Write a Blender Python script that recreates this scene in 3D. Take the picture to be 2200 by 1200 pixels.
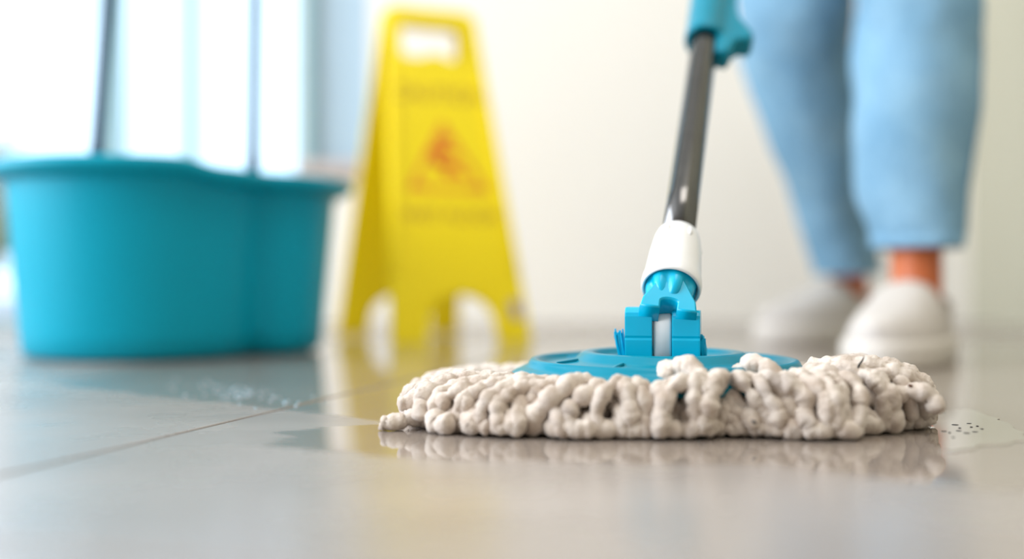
import bpy, bmesh, math, random
from mathutils import Vector, Matrix, noise

for o in list(bpy.data.objects):
    bpy.data.objects.remove(o, do_unlink=True)
S = bpy.context.scene
COL = S.collection
R = math.radians
PI = math.pi
rnd = random.Random(7)

# ------------------------------------------------------------------ camera
F_PX = 2300.0            # focal length in pixels of the 2200 px wide frame
CAM_H = 0.09
cam_d = bpy.data.cameras.new('camera')
cam_d.sensor_fit = 'HORIZONTAL'
cam_d.sensor_width = 36.0
cam_d.lens = F_PX / 2200.0 * 36.0
cam_d.shift_y = 5.0 / 2200.0
cam_d.clip_start = 0.01
cam_d.dof.use_dof = True
cam_d.dof.focus_distance = 0.68
cam_d.dof.aperture_fstop = 1.5
cam_d.dof.aperture_blades = 0
cam = bpy.data.objects.new('camera', cam_d)
COL.objects.link(cam)
cam.location = (0, 0, CAM_H)
cam.rotation_euler = (R(90), 0, 0)
S.camera = cam

# ------------------------------------------------------------------ world, lights, exposure
w = bpy.data.worlds.new('daylight')
S.world = w
w.use_nodes = True
bg = w.node_tree.nodes['Background']
bg.inputs[0].default_value = (0.62, 0.80, 1.0, 1)
bg.inputs[1].default_value = 2.1

def area(name, loc, rot, sx, sy, power, colr):
    d = bpy.data.lights.new(name, 'AREA')
    d.shape = 'RECTANGLE'; d.size = sx; d.size_y = sy
    d.energy = power; d.color = colr
    o = bpy.data.objects.new(name, d)
    COL.objects.link(o)
    o.location = loc; o.rotation_euler = rot
    return o
# daylight entering through the big window of the left wall
area('window_daylight', (-2.93, 0.35, 1.35), (0, R(-90), 0), 2.0, 3.2, 176, (0.86, 0.91, 1.0))
# added warm fill light overhead above the mop, no lamp fixture
area('overhead_fill_light', (0.4, 0.45, 2.56), (0, 0, 0), 1.2, 1.2, 25, (1.0, 0.96, 0.92))

S.view_settings.view_transform = 'Standard'
S.view_settings.look = 'None'
S.view_settings.exposure = 0.2
S.view_settings.gamma = 1.0
S.view_settings.use_curve_mapping = False
S.cycles.use_denoising = True
S.cycles.max_bounces = 10
S.cycles.sample_clamp_indirect = 8.0

# ------------------------------------------------------------------ helpers
def tag(o, label=None, cat=None, group=None, kind=None):
    if label: o['label'] = label
    if cat: o['category'] = cat
    if group: o['group'] = group
    if kind: o['kind'] = kind
    return o

def empty(name, loc=(0, 0, 0)):
    o = bpy.data.objects.new(name, None)
    COL.objects.link(o)
    o.location = loc
    o.empty_display_size = 0.05
    return o

def link(name, me, mat, parent=None, smooth=True):
    o = bpy.data.objects.new(name, me)
    COL.objects.link(o)
    if mat is not None:
        me.materials.clear(); me.materials.append(mat)
    if smooth:
        me.polygons.foreach_set('use_smooth', [True] * len(me.polygons))
    if parent is not None:
        o.parent = parent
        if parent.type == 'EMPTY' or parent.location.length > 0:
            o.matrix_parent_inverse = Matrix.Translation(parent.location).inverted() if parent.parent is None else Matrix()
    return o

def mesh(name, verts, faces, mat, parent=None, smooth=True, fix=True):
    me = bpy.data.meshes.new(name)
    me.from_pydata([tuple(v) for v in verts], [], faces)
    if fix:
        bm = bmesh.new(); bm.from_mesh(me)
        bmesh.ops.recalc_face_normals(bm, faces=bm.faces)
        bm.to_mesh(me); bm.free()
    me.update()
    return link(name, me, mat, parent, smooth)

def loft(rings, cap0=True, cap1=True, closed=True):
    """rings: lists of equally many points -> verts, faces"""
    n = len(rings[0]); V = []; Fc = []
    for r in rings: V += [Vector(p) for p in r]
    for i in range(len(rings) - 1):
        for j in range(n if closed else n - 1):
            k = (j + 1) % n
            Fc.append((i*n + j, i*n + k, (i+1)*n + k, (i+1)*n + j))
    if cap0: Fc.append(tuple(range(n - 1, -1, -1)))
    if cap1: Fc.append(tuple((len(rings)-1)*n + j for j in range(n)))
    return V, Fc

def frame_for(d):
    d = Vector(d).normalized()
    a = Vector((1, 0, 0))
    if abs(d.x) > 0.9: a = Vector((0, 1, 0))
    u = (a - d * a.dot(d)).normalized()
    v = d.cross(u)
    return u, v, d

def revolve(profile, org, axis, n=48, mod=None):
    """profile: (radius, height along axis)."""
    u, v, d = frame_for(axis)
    rings = []
    for (r, h) in profile:
        ring = []
        for j in range(n):
            a = 2*PI*j/n
            rr = r * (mod(a, r, h) if mod else 1)
            ring.append(Vector(org) + u*math.cos(a)*rr + v*math.sin(a)*rr + d*h)
        rings.append(ring)
    return loft(rings)

def box_mesh(x0, x1, y0, y1, z0, z1, bev=0.0, seg=2):
    bm = bmesh.new()
    bmesh.ops.create_cube(bm, size=1)
    for vv in bm.verts:
        vv.co = Vector(((x0+x1)/2 + vv.co.x*(x1-x0), (y0+y1)/2 + vv.co.y*(y1-y0), (z0+z1)/2 + vv.co.z*(z1-z0)))
    if bev > 0:
        bmesh.ops.bevel(bm, geom=list(bm.edges), offset=bev, segments=seg, profile=0.5, affect='EDGES')
    me = bpy.data.meshes.new('box')
    bm.to_mesh(me); bm.free()
    return me

def box(name, x0, x1, y0, y1, z0, z1, mat, parent=None, bev=0.0, seg=2, M=None):
    me = box_mesh(x0, x1, y0, y1, z0, z1, bev, seg)
    if M is not None: me.transform(M)
    me.name = name
    return link(name, me, mat, parent, smooth=False)

def curve_shape(name, polys, depth, mat, M, parent=None, bev=0.0):
    """filled flat outline(s) (holes allowed) with thickness"""
    cu = bpy.data.curves.new(name, 'CURVE')
    cu.dimensions = '2D'; cu.fill_mode = 'BOTH'; cu.extrude = depth/2 - bev
    cu.bevel_depth = bev; cu.bevel_resolution = 1
    for pts in polys:
        sp = cu.splines.new('POLY')
        sp.points.add(len(pts) - 1)
        for p, q in zip(sp.points, pts): p.co = (q[0], q[1], 0, 1)
        sp.use_cyclic_u = True
    ob = bpy.data.objects.new('tmp', cu); COL.objects.link(ob)
    dg = bpy.context.evaluated_depsgraph_get()
    me = bpy.data.meshes.new_from_object(ob.evaluated_get(dg))
    bpy.data.objects.remove(ob); bpy.data.curves.remove(cu)
    me.transform(M); me.name = name
    return link(name, me, mat, parent, smooth=False)

def text_shape(name, body, size, M, mat, parent=None, depth=0.0006):
    cu = bpy.data.curves.new(name, 'FONT')
    cu.body = body; cu.size = size; cu.align_x = 'CENTER'; cu.align_y = 'CENTER'
    cu.extrude = depth/2; cu.offset = size*0.015
    ob = bpy.data.objects.new('tmp', cu); COL.objects.link(ob)
    dg = bpy.context.evaluated_depsgraph_get()
    me = bpy.data.meshes.new_from_object(ob.evaluated_get(dg))
    bpy.data.objects.remove(ob); bpy.data.curves.remove(cu)
    me.transform(M); me.name = name
    return link(name, me, mat, parent, smooth=False)

def tube(path, radii, n=10, jitter=None):
    """round-ended tube along a polyline, parallel-transport frames"""
    P = [Vector(p) for p in path]
    T = [(P[min(i+1, len(P)-1)] - P[max(i-1, 0)]).normalized() for i in range(len(P))]
    u, v, d = frame_for(T[0])
    rings = []
    for i, p in enumerate(P):
        t = T[i]
        u = (u - t*u.dot(t)).normalized(); v = t.cross(u)
        ring = []
        for j in range(n):
            a = 2*PI*j/n
            dirv = u*math.cos(a) + v*math.sin(a)
            rr = radii[i]
            q = p + dirv*rr
            if jitter: q = q + dirv*jitter(q)
            ring.append(q)
        rings.append(ring)
    return loft(rings)

# ------------------------------------------------------------------ materials
class NB:
    """small node-expression builder"""
    def __init__(s, name):
        s.m = bpy.data.materials.new(name); s.m.use_nodes = True
        s.t = s.m.node_tree; s.N = s.t.nodes; s.L = s.t.links
        s.p = s.N['Principled BSDF']; s.out = s.N['Material Output']
        s._pos = None
    def put(s, sock, val):
        if hasattr(val, 'is_linked') or isinstance(val, bpy.types.NodeSocket): s.L.new(val, sock)
        else: sock.default_value = val
    def math(s, op, a, b=0.0, c=None):
        n = s.N.new('ShaderNodeMath'); n.operation = op
        s.put(n.inputs[0], a); s.put(n.inputs[1], b)
        if c is not None: s.put(n.inputs[2], c)
        return n.outputs[0]
    def pos(s):
        if s._pos is None:
            g = s.N.new('ShaderNodeNewGeometry'); x = s.N.new('ShaderNodeSeparateXYZ')
            s.L.new(g.outputs['Position'], x.inputs[0]); s._pos = (g.outputs['Position'], x.outputs[0], x.outputs[1], x.outputs[2])
        return s._pos
    def noise(s, scale, detail=3, rough=0.55, vec=None, obj=False, stretch=None):
        n = s.N.new('ShaderNodeTexNoise')
        n.inputs['Scale'].default_value = scale; n.inputs['Detail'].default_value = detail; n.inputs['Roughness'].default_value = rough
        if vec is None:
            if obj:
                tc = s.N.new('ShaderNodeTexCoord'); vec = tc.outputs['Object']
            else: vec = s.pos()[0]
        if stretch:
            mp = s.N.new('ShaderNodeMapping'); mp.inputs['Scale'].default_value = stretch
            s.L.new(vec, mp.inputs[0]); vec = mp.outputs[0]
        s.L.new(vec, n.inputs['Vector'])
        return n.outputs['Fac']
    def ramp(s, fac, lo, hi, a=0.0, b=1.0, smooth=True):
        n = s.N.new('ShaderNodeMapRange')
        n.interpolation_type = 'SMOOTHSTEP' if smooth else 'LINEAR'
        s.put(n.inputs['Value'], fac)
        n.inputs['From Min'].default_value = lo; n.inputs['From Max'].default_value = hi
        n.inputs['To Min'].default_value = a; n.inputs['To Max'].default_value = b
        return n.outputs['Result']
    def mix(s, fac, c1, c2):
        n = s.N.new('ShaderNodeMix'); n.data_type = 'RGBA'
        s.put(n.inputs[0], fac)
        for sock, c in ((n.inputs[6], c1), (n.inputs[7], c2)):
            if isinstance(c, (tuple, list)): sock.default_value = (c[0], c[1], c[2], 1)
            else: s.L.new(c, sock)
        return n.outputs[2]
    def bump(s, h, strength=0.3, dist=0.001):
        b = s.N.new('ShaderNodeBump'); b.inputs['Strength'].default_value = strength; b.inputs['Distance'].default_value = dist
        s.L.new(h, b.inputs['Height']); s.L.new(b.outputs[0], s.p.inputs['Normal'])
    def set(s, **k):
        names = {'col': 'Base Color', 'rough': 'Roughness', 'metal': 'Metallic', 'spec': 'Specular IOR Level', 'ior': 'IOR',
                 'trans': 'Transmission Weight', 'sss': 'Subsurface Weight', 'ssr': 'Subsurface Radius', 'sssc': 'Subsurface Scale',
                 'coat': 'Coat Weight', 'coatr': 'Coat Roughness', 'sheen': 'Sheen Weight', 'sheenr': 'Sheen Roughness', 'alpha': 'Alpha'}
        for a, v in k.items():
            sock = s.p.inputs[names[a]]
            if isinstance(v, (tuple, list)) and a == 'col': v = (v[0], v[1], v[2], 1)
            s.put(sock, v)
        return s

def srgb(r, g, b):
    f = lambda c: (c/255/12.92) if c/255 <= 0.04045 else ((c/255 + 0.055)/1.055)**2.4
    return (f(r), f(g), f(b))

def plain(name, colr, rough=0.4, var=0.12, scale=40, bump=0.05, dist=0.0005, **k):
    m = NB(name)
    n = m.noise(scale, 4, obj=True)
    c2 = tuple(c*(1-var) for c in colr)
    m.set(col=m.mix(n, colr, c2), rough=rough, **k)
    if bump: m.bump(m.noise(scale*6, 3, obj=True), bump, dist)
    return m.m

MAT = {}
MAT['wall'] = plain('cream_wall_paint', srgb(231, 225, 215), 0.7, 0.03, 3, 0.08, 0.001)
MAT['wall_right'] = plain('shaded_wall_paint', srgb(172, 167, 146), 0.7, 0.04, 3, 0.08, 0.001)  # darker and greener than the other walls: shade put into the paint
MAT['wall_front'] = plain('taupe_wall_paint', srgb(186, 178, 170), 0.8, 0.05, 3, 0)
MAT['ceiling'] = plain('ceiling_paint', srgb(222, 222, 220), 0.8, 0.03, 3, 0)
MAT['white_frame'] = plain('pale_blue_frame', srgb(150, 186, 194), 0.35, 0.05, 20, 0)
MAT['frosted'] = plain('frosted_panel', srgb(168, 190, 204), 0.5, 0.08, 2, 0)
MAT['sill'] = plain('beige_sill', srgb(190, 176, 170), 0.5, 0.08, 10, 0.05)
MAT['grout'] = plain('dark_grout', srgb(72, 62, 54), 0.9, 0.3, 80, 0.3)
MAT['terrace'] = plain('terrace_stone', srgb(205, 190, 190), 0.8, 0.15, 6, 0.2)
MAT['leaf'] = plain('hedge_leaf', srgb(120, 140, 70), 0.6, 0.4, 12, 0)
MAT['bucket'] = plain('bucket_blue_plastic', srgb(0, 166, 192), 0.4, 0.06, 8, 0.04, spec=0.2)
MAT['bucket_dark'] = plain('handle_dark_teal', srgb(0, 64, 92), 0.35, 0.1, 20, 0)
MAT['teal'] = plain('mop_teal_plastic', srgb(0, 126, 148), 0.3, 0.06, 60, 0.06, 0.0003, spec=0.22)
MAT['teal_deep'] = plain('joint_teal_plastic', srgb(0, 172, 206), 0.25, 0.06, 60, 0.03, 0.0003, spec=0.35)
MAT['white_plastic'] = plain('white_plastic', srgb(232, 230, 228), 0.3, 0.04, 60, 0.04, 0.0003)
MAT['yellow'] = plain('yellow_plastic', srgb(255, 226, 0), 0.45, 0.03, 20, 0.05, spec=0.35)
MAT['print_dark'] = plain('printed_dark_brown', srgb(200, 160, 0), 0.5, 0.1, 30, 0)
MAT['print_red'] = plain('printed_red', srgb(232, 92, 0), 0.5, 0.1, 30, 0)
MAT['print_orange'] = plain('printed_orange', srgb(228, 140, 4), 0.5, 0.1, 30, 0)
MAT['sticker'] = plain('grey_lilac_sticker', srgb(170, 150, 170), 0.5, 0.1, 30, 0)
MAT['shoe'] = plain('white_canvas', srgb(198, 190, 182), 0.75, 0.06, 60, 0.3, 0.0005)
MAT['sole'] = plain('white_rubber', srgb(210, 202, 192), 0.5, 0.05, 40, 0.05)
MAT['skin'] = plain('warm_brown_skin', srgb(206, 108, 58), 0.5, 0.12, 40, 0.08)
MAT['twig'] = plain('black_twig', srgb(22, 18, 18), 0.8, 0.2, 80, 0)
MAT['brown'] = plain('brown_grit', srgb(92, 56, 32), 0.8, 0.3, 200, 0)
MAT['foam'] = plain('soapy_water', srgb(150, 178, 190), 0.08, 0.05, 100, 0)
MAT['speck'] = plain('dry_spot_and_dirt', srgb(56, 46, 42), 0.4, 0.2, 200, 0)  # dark tone for the dry spots in the film and a dirt crumb

def translucent(m, w):
    # thin plastic lets part of the light through
    t = m.node_tree; p = t.nodes['Principled BSDF']; out = t.nodes['Material Output']
    tl = t.nodes.new('ShaderNodeBsdfTranslucent'); mx = t.nodes.new('ShaderNodeMixShader')
    t.links.new(p.inputs['Base Color'].links[0].from_socket, tl.inputs[0])
    mx.inputs[0].default_value = w
    t.links.new(p.outputs[0], mx.inputs[1]); t.links.new(tl.outputs[0], mx.inputs[2]); t.links.new(mx.outputs[0], out.inputs[0])
translucent(MAT['yellow'], 0.1)
translucent(MAT['bucket'], 0.15)

def denim():
    m = NB('light_blue_denim')
    n1 = m.noise(14, 3, obj=True); n2 = m.noise(260, 2, 0.6, obj=True, stretch=(1, 1, 0.25))
    f = m.math('ADD', m.math('MULTIPLY', n1, 0.65), m.math('MULTIPLY', n2, 0.35))
    c = m.mix(m.ramp(f, 0.33, 0.68), srgb(106, 148, 174), srgb(130, 168, 190))
    m.set(col=c, rough=0.85)
    m.bump(n2, 0.3, 0.0008)
    return m.m
MAT['denim'] = denim()
MAT['denim_seam'] = plain('denim_seam', srgb(84, 128, 166), 0.85, 0.2, 200, 0.3)

def chrome():
    m = NB('brushed_steel_pole')
    n = m.noise(60, 3, obj=True, stretch=(1, 1, 1))
    m.set(col=m.mix(n, (0.15, 0.145, 0.14), (0.10, 0.096, 0.092)), metal=1.0, rough=0.17)
    m.bump(m.noise(90, 3, obj=True), 0.08, 0.0006)
    return m.m
MAT['chrome'] = chrome()

def cotton():
    m = NB('damp_cotton_yarn')
    n1 = m.noise(22, 3, 0.6); n2 = m.noise(900, 3, 0.65); n3 = m.noise(75, 4, 0.6)
    c = m.mix(m.ramp(n3, 0.35, 0.7), srgb(222, 208, 194), srgb(184, 165, 148))
    c = m.mix(m.ramp(n1, 0.56, 0.75), c, srgb(180, 167, 157))
    # small grey-green and brown stains of their own shape
    n4 = m.noise(40, 2, 0.5, stretch=(1.3, 0.7, 1.0))
    c = m.mix(m.ramp(n4, 0.73, 0.8), c, srgb(104, 98, 84))
    c = m.mix(m.math('MULTIPLY', n2, 0.25), c, srgb(150, 136, 120))
    m.set(col=c, rough=0.88, sheen=0.25, sheenr=0.5)
    h = m.math('ADD', m.math('MULTIPLY', n2, 0.5), m.math('MULTIPLY', m.noise(350, 3, 0.6), 0.9))
    m.bump(h, 0.8, 0.0012)
    return m.m
MAT['cotton'] = cotton()

def tile_mat():
    m = NB('glazed_floor_tile')
    P, x, y, z = m.pos()
    nb = m.noise(1.6, 4, 0.55, stretch=(1.0, 3.0, 1)); nf = m.noise(55, 4, 0.6, stretch=(1, 2.2, 1))
    base = m.mix(m.ramp(nb, 0.3, 0.7), srgb(162, 152, 144), srgb(145, 135, 127))
    base = m.mix(m.math('MULTIPLY', nf, 0.22), base, srgb(140, 126, 112))
    wob = m.math('MULTIPLY', m.math('SUBTRACT', m.noise(9, 4, 0.6), 0.5), 0.9)
    fine = m.math('MULTIPLY', m.math('SUBTRACT', m.noise(70, 4, 0.65, stretch=(0.35, 1, 1)), 0.5), 0.5)
    def ell(cx, cy, a, b, soft=0.10):
        ex = m.math('POWER', m.math('ABSOLUTE', m.math('DIVIDE', m.math('SUBTRACT', x, cx), a)), 2.0)
        ey = m.math('POWER', m.math('ABSOLUTE', m.math('DIVIDE', m.math('SUBTRACT', y, cy), b)), 2.0)
        e = m.math('ADD', m.math('ADD', m.math('ADD', ex, ey), wob), fine)
        return m.ramp(e, 1.0 + soft, 1.0 - soft)
    wet1 = ell(0.10, 0.618, 0.245, 0.088)
    # wiped wet swath in front of the bucket and sign: beyond a slanted line
    line = m.math('ADD', m.math('MULTIPLY', m.math('ADD', x, 0.36), 0.616), m.math('MULTIPLY', m.math('SUBTRACT', y, 0.905), 0.788))
    line = m.math('ADD', line, m.math('ADD', m.math('MULTIPLY', wob, 0.06), m.math('MULTIPLY', fine, 0.05)))
    wet2 = m.math('MULTIPLY', m.ramp(line, -0.006, 0.012), m.ramp(m.math('ADD', x, m.math('MULTIPLY', wob, 0.1)), -0.46, -0.36))
    wet2 = m.math('MULTIPLY', wet2, m.ramp(y, 1.75, 1.5))
    wet = m.math('MAXIMUM', wet1, wet2)
    col = m.mix(m.math('MULTIPLY', wet, 0.45), base, srgb(128, 112, 98))
    dry_r = m.ramp(m.noise(5, 4, 0.6), 0.25, 0.75, 0.22, 0.32)
    wet_r = 0.05
    rough = m.math('ADD', m.math('MULTIPLY', dry_r, m.math('SUBTRACT', 1.0, wet)), m.math('MULTIPLY', wet, wet_r))
    m.set(col=col, rough=rough, ior=1.62)
    b = m.N.new('ShaderNodeBump'); b.inputs['Distance'].default_value = 0.0006
    m.L.new(m.ramp(wet, 0, 1, 0.18, 0.03), b.inputs['Strength'])
    m.L.new(m.math('ADD', m.noise(45, 4, 0.6), m.math('MULTIPLY', m.noise(400, 2), 0.3)), b.inputs['Height'])
    m.L.new(b.outputs[0], m.p.inputs['Normal'])
    return m.m
MAT['tile'] = tile_mat()

def glass():
    m = NB('clear_glass')
    m.N.remove(m.p)
    tr = m.N.new('ShaderNodeBsdfTransparent'); tr.inputs[0].default_value = (0.96, 0.99, 0.99, 1)
    gl = m.N.new('ShaderNodeBsdfGlossy'); gl.inputs['Roughness'].default_value = 0.02
    fr = m.N.new('ShaderNodeFresnel'); fr.inputs[0].default_value = 1.45
    mx = m.N.new('ShaderNodeMixShader')
    m.L.new(fr.outputs[0], mx.inputs[0]); m.L.new(tr.outputs[0], mx.inputs[1]); m.L.new(gl.outputs[0], mx.inputs[2])
    m.L.new(mx.outputs[0], m.out.inputs[0])
    return m.m
MAT['glass'] = glass()
def water():
    m = NB('thin_water_film')
    m.set(col=m.mix(m.noise(30, 3), srgb(138, 124, 112), srgb(120, 108, 98)), rough=0.02, ior=1.5, coat=1.0, coatr=0.01)
    return m.m
MAT['water'] = water()

def px(x, y, d):
    """world point seen at pixel (x, y) at depth d: used only to note down measured positions"""
    return Vector(((x - 1100)/F_PX*d, d, CAM_H + (605 - y)/F_PX*d))
def fl(x, y):
    d = CAM_H*F_PX/(y - 605)
    return Vector(((x - 1100)/F_PX*d, d, 0))

# ------------------------------------------------------------------ room shell
X0, X1, Y0, Y1, ZC = -3.0, 1.01, -2.6, 2.36, 2.6
floor = box('floor', X0 - 0.1, X1 + 0.1, Y0 - 0.1, Y1 + 0.1, -0.06, -0.0022, MAT['grout'])
tag(floor, 'glossy greige tiled floor, wet around the mop', kind='structure')

def clip_poly(poly):
    for ax, lim, sgn in ((0, X0 + 0.002, 1), (0, X1 - 0.002, -1), (1, Y0 + 0.002, 1), (1, Y1 - 0.002, -1)):
        out = []
        for i in range(len(poly)):
            a, b = poly[i], poly[(i+1) % len(poly)]
            da, db = (a[ax]-lim)*sgn, (b[ax]-lim)*sgn
            if da >= 0: out.append(a)
            if (da >= 0) != (db >= 0):
                t = da/(da-db); out.append(a + (b-a)*t)
        poly = out
        if len(poly) < 3: return None
    return poly
TU = Vector((0.279, 0.960)).normalized(); TV = Vector((TU.y, -TU.x))
TP = Vector((-0.2386, 0.499)) + TU*((1.26 - 0.499)/TU.y)
TS, GAP = 0.90, 0.0036
for i in range(-6, 6):
    for j in range(-6, 7):
        cs = [(i, j), (i+1, j), (i+1, j+1), (i, j+1)]
        o = TP + TV*((i+0.5)*TS) + TU*((j+0.5)*TS)
        poly = [TP + TV*(a*TS) + TU*(b*TS) for a, b in cs]
        poly = [p + ((o-p).normalized())*GAP*0.707 for p in poly]
        poly = clip_poly(poly)
        if not poly: continue
        c = sum(poly, Vector((0, 0)))/len(poly)
        rings = []
        for ins, zz in ((0, -0.012), (0, -0.0008), (0.0006, -0.0002), (0.0016, 0.0)):
            rings.append([Vector((p.x, p.y, zz)) + Vector(((c-p).normalized().x, (c-p).normalized().y, 0))*ins for p in poly])
        V, Fc = loft(rings)
        mesh('tile', V, Fc, MAT['tile'], floor, smooth=False)

# back wall with the glass door on the left, frosted window panel next to it
DX0, DX1, DZ = -2.2, -0.475, 2.15          # door opening
WX0, WX1, WZ0, WZ1 = -0.455, -0.315, 0.352, 2.15
T = 0.14
wb = []
def wall_piece(x0, x1, z0, z1): wb.append((x0, x1, z0, z1))
wall_piece(X0 - 0.1, DX0, 0, ZC); wall_piece(DX0, DX1, DZ, ZC); wall_piece(DX1, WX0, 0, ZC)
wall_piece(WX0, WX1, 0, WZ0); wall_piece(WX0, WX1, WZ1, ZC); wall_piece(WX1, X1 + 0.1, 0, ZC)
bm = bmesh.new()
for (a, b, c, d) in wb:
    me = box_mesh(a, b, Y1, Y1 + T, c, d); bm.from_mesh(me); bpy.data.meshes.remove(me)
me = bpy.data.meshes.new('wall_back'); bm.to_mesh(me); bm.free()
tag(link('wall_back', me, MAT['wall'], smooth=False), kind='structure')
tag(box('wall_right', X1, X1 + 0.1, Y0 - 0.1, Y1, 0, ZC, MAT['wall_right']), kind='structure')
tag(box('wall_front', X0 - 0.1, X1, Y0 - 0.1, Y0, 0, ZC, MAT['wall_front']), kind='structure')
bm = bmesh.new()
for (a, b, c, d) in ((Y0, -1.3, 0, ZC), (1.9, Y1, 0, ZC), (-1.3, 1.9, 0, 0.3), (-1.3, 1.9, 2.4, ZC)):
    me = box_mesh(X0 - 0.1, X0, a, b, c, d); bm.from_mesh(me); bpy.data.meshes.remove(me)
me = bpy.data.meshes.new('wall_left'); bm.to_mesh(me); bm.free()
tag(link('wall_left', me, MAT['wall'], smooth=False), kind='structure')
tag(box('ceiling', X0 - 0.1, X1 + 0.1, Y0 - 0.1, Y1 + T, ZC, ZC + 0.1, MAT['ceiling']), kind='structure')

def prism(name, x0, x1, y0, y1, z0, z1, mat, parent=None, bev=0.004):
    return box(name, x0, x1, y0, y1, z0, z1, mat, parent, bev)
# glass door
door = empty('door_1', (DX1, Y1, 0)); tag(door, kind='structure')
prism('frame', DX0, DX0 + 0.05, Y1 + 0.03, Y1 + 0.10, 0, DZ, MAT['white_frame'], door)
prism('frame', DX0, DX1, Y1 + 0.03, Y1 + 0.10, DZ - 0.05, DZ, MAT['white_frame'], door)
prism('threshold', DX0, DX1, Y1 + 0.03, Y1 + 0.10, -0.002, 0.014, MAT['white_frame'], door)
prism('frame', DX1 - 0.012, DX1, Y1 + 0.03, Y1 + 0.10, 0, DZ, MAT['white_frame'], door)
for xc, hw in ((-0.905, 0.026), (-0.727, 0.012)):
    prism('mullion', xc - hw, xc + hw, Y1 + 0.035, Y1 + 0.085, 0.014, DZ - 0.05, MAT['white_frame'], door)
for a, b in ((DX0 + 0.05, -0.931), (-0.879, -0.739), (-0.715, DX1 - 0.012)):
    prism('pane', a, b, Y1 + 0.058, Y1 + 0.064, 0.014, DZ - 0.05, MAT['glass'], door, bev=0)
# frosted fixed window beside the door
win = empty('window_1', (WX0, Y1, WZ0)); tag(win, kind='structure')
prism('pane', WX0, WX1, Y1 + 0.02, Y1 + 0.03, WZ0, WZ1, MAT['frosted'], win, bev=0)
prism('window_sill', WX0 - 0.02, WX1 + 0.01, Y1 - 0.03, Y1 + 0.04, WZ0 - 0.03, WZ0, MAT['sill'], win)
prism('frame', WX0 - 0.012, WX0 + 0.012, Y1 - 0.004, Y1 + 0.03, WZ0, WZ1, MAT['white_frame'], win)
# window in the left wall
win2 = empty('window_2', (X0, -1.3, 0.3)); tag(win2, kind='structure')
prism('window_sill', X0 - 0.1, X0 + 0.04, -1.3, 1.9, 0.28, 0.31, MAT['white_frame'], win2)
for yy in (-1.28, 0.3, 1.88):
    prism('frame', X0 - 0.08, X0 - 0.03, yy - 0.02, yy + 0.02, 0.3, 2.4, MAT['white_frame'], win2)
prism('frame', X0 - 0.08, X0 - 0.03, -1.3, 1.9, 2.36, 2.4, MAT['white_frame'], win2)
prism('pane', X0 - 0.058, X0 - 0.052, -1.28, 1.88, 0.31, 2.36, MAT['glass'], win2, bev=0)
# terrace outside
tag(box('terrace', -6.5, 2.5, Y1 + T, 9.0, -0.06, -0.01, MAT['terrace']), 'pale pinkish paved terrace outside the glass door', kind='structure')

# hedge outside, seen at the left edge behind the bucket
def leaf_clump(name, c, rx, ry, rz, n, size, mat, parent):
    V = []; Fc = []
    for k in range(n):
        a = rnd.uniform(0, 2*PI); b = math.acos(rnd.uniform(-1, 1)); q = rnd.uniform(0.6, 1.0)
        p = Vector((c[0] + rx*q*math.sin(b)*math.cos(a), c[1] + ry*q*math.sin(b)*math.sin(a), max(0.02, c[2] + rz*q*math.cos(b))))
        u, v, d = frame_for((rnd.gauss(0, 1), rnd.gauss(0, 1), rnd.gauss(0, 1)))
        s = size*rnd.uniform(0.7, 1.3); i = len(V)
        V += [p - u*s, p + v*s*0.45 + d*s*0.1, p + u*s, p - v*s*0.45 + d*s*0.1]
        Fc.append((i, i+1, i+2, i+3))
    return mesh(name, V, Fc, mat, parent, fix=False)
hg = empty('garden_shrub', (-2.55, 4.7, -0.01))
tag(hg, 'pale green garden shrub outside behind the left edge of the bucket', 'shrub')
leaf_clump('foliage', (-2.55, 4.7, 0.42), 0.5, 0.4, 0.36, 900, 0.06, MAT['leaf'], hg)
V, Fc = tube([(-2.55, 4.7, -0.01), (-2.54, 4.7, 0.2), (-2.56, 4.71, 0.45)], [0.03, 0.025, 0.015])
mesh('stem', V, Fc, MAT['brown'], hg)

# ------------------------------------------------------------------ bucket
bk = empty('mop_bucket', (-0.45, 1.36, 0))
tag(bk, 'bright blue plastic mop bucket with wide rim standing on the wet tiles', 'bucket')
def smin(a, b, k):
    h = max(k - abs(a-b), 0)/k
    return min(a, b) - h*h*k*0.25
def bucket_sdf(p, grow):
    # main round basin + smaller lobe to the right
    def ell(c, a, b):
        q = Vector(((p.x-c[0])/(a+grow), (p.y-c[1])/(b+grow)))
        return (q.length - 1)*min(a, b)
    return smin(ell((-0.455, 1.320), 0.136, 0.138), ell((-0.300, 1.388), 0.050, 0.082), 0.006)
def bucket_ring(grow, zf, n=140):
    c = Vector((-0.42, 1.355)); ring = []
    for j in range(n):
        a = 2*PI*j/n; d = Vector((math.cos(a), math.sin(a)))
        lo, hi = 0.0, 0.5
        for _ in range(26):
            mid = (lo+hi)/2
            if bucket_sdf(c + d*mid, grow) < 0: lo = mid
            else: hi = mid
        p = c + d*lo
        ring.append(Vector((p.x, p.y, zf(p.x))))
    return ring
def rim_z(x):
    t = min(1, max(0, (x + 0.365)/0.04)); t = t*t*(3-2*t)
    return 0.2255 - 0.0085*t
prof = [(0.000, 0.006), (0.003, 0.012), (0.010, 0.10), (0.0165, 0.16), (0.021, 0.5)]
rings = [bucket_ring(-0.02, lambda x: 0.003), bucket_ring(-0.003, lambda x: 0.0035), bucket_ring(0.001, lambda x: 0.007)]
for f in (0.10, 0.25, 0.4, 0.55, 0.7, 0.85, 0.93):
    g = 0.002 + 0.018*f
    rings.append(bucket_ring(g, lambda x, f=f: 0.010 + (rim_z(x)-0.010)*f))
outer_top = bucket_ring(0.020, lambda x: rim_z(x) - 0.003)
rings.append(outer_top)
rings.append(bucket_ring(0.017, lambda x: rim_z(x) - 0.003))
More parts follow.
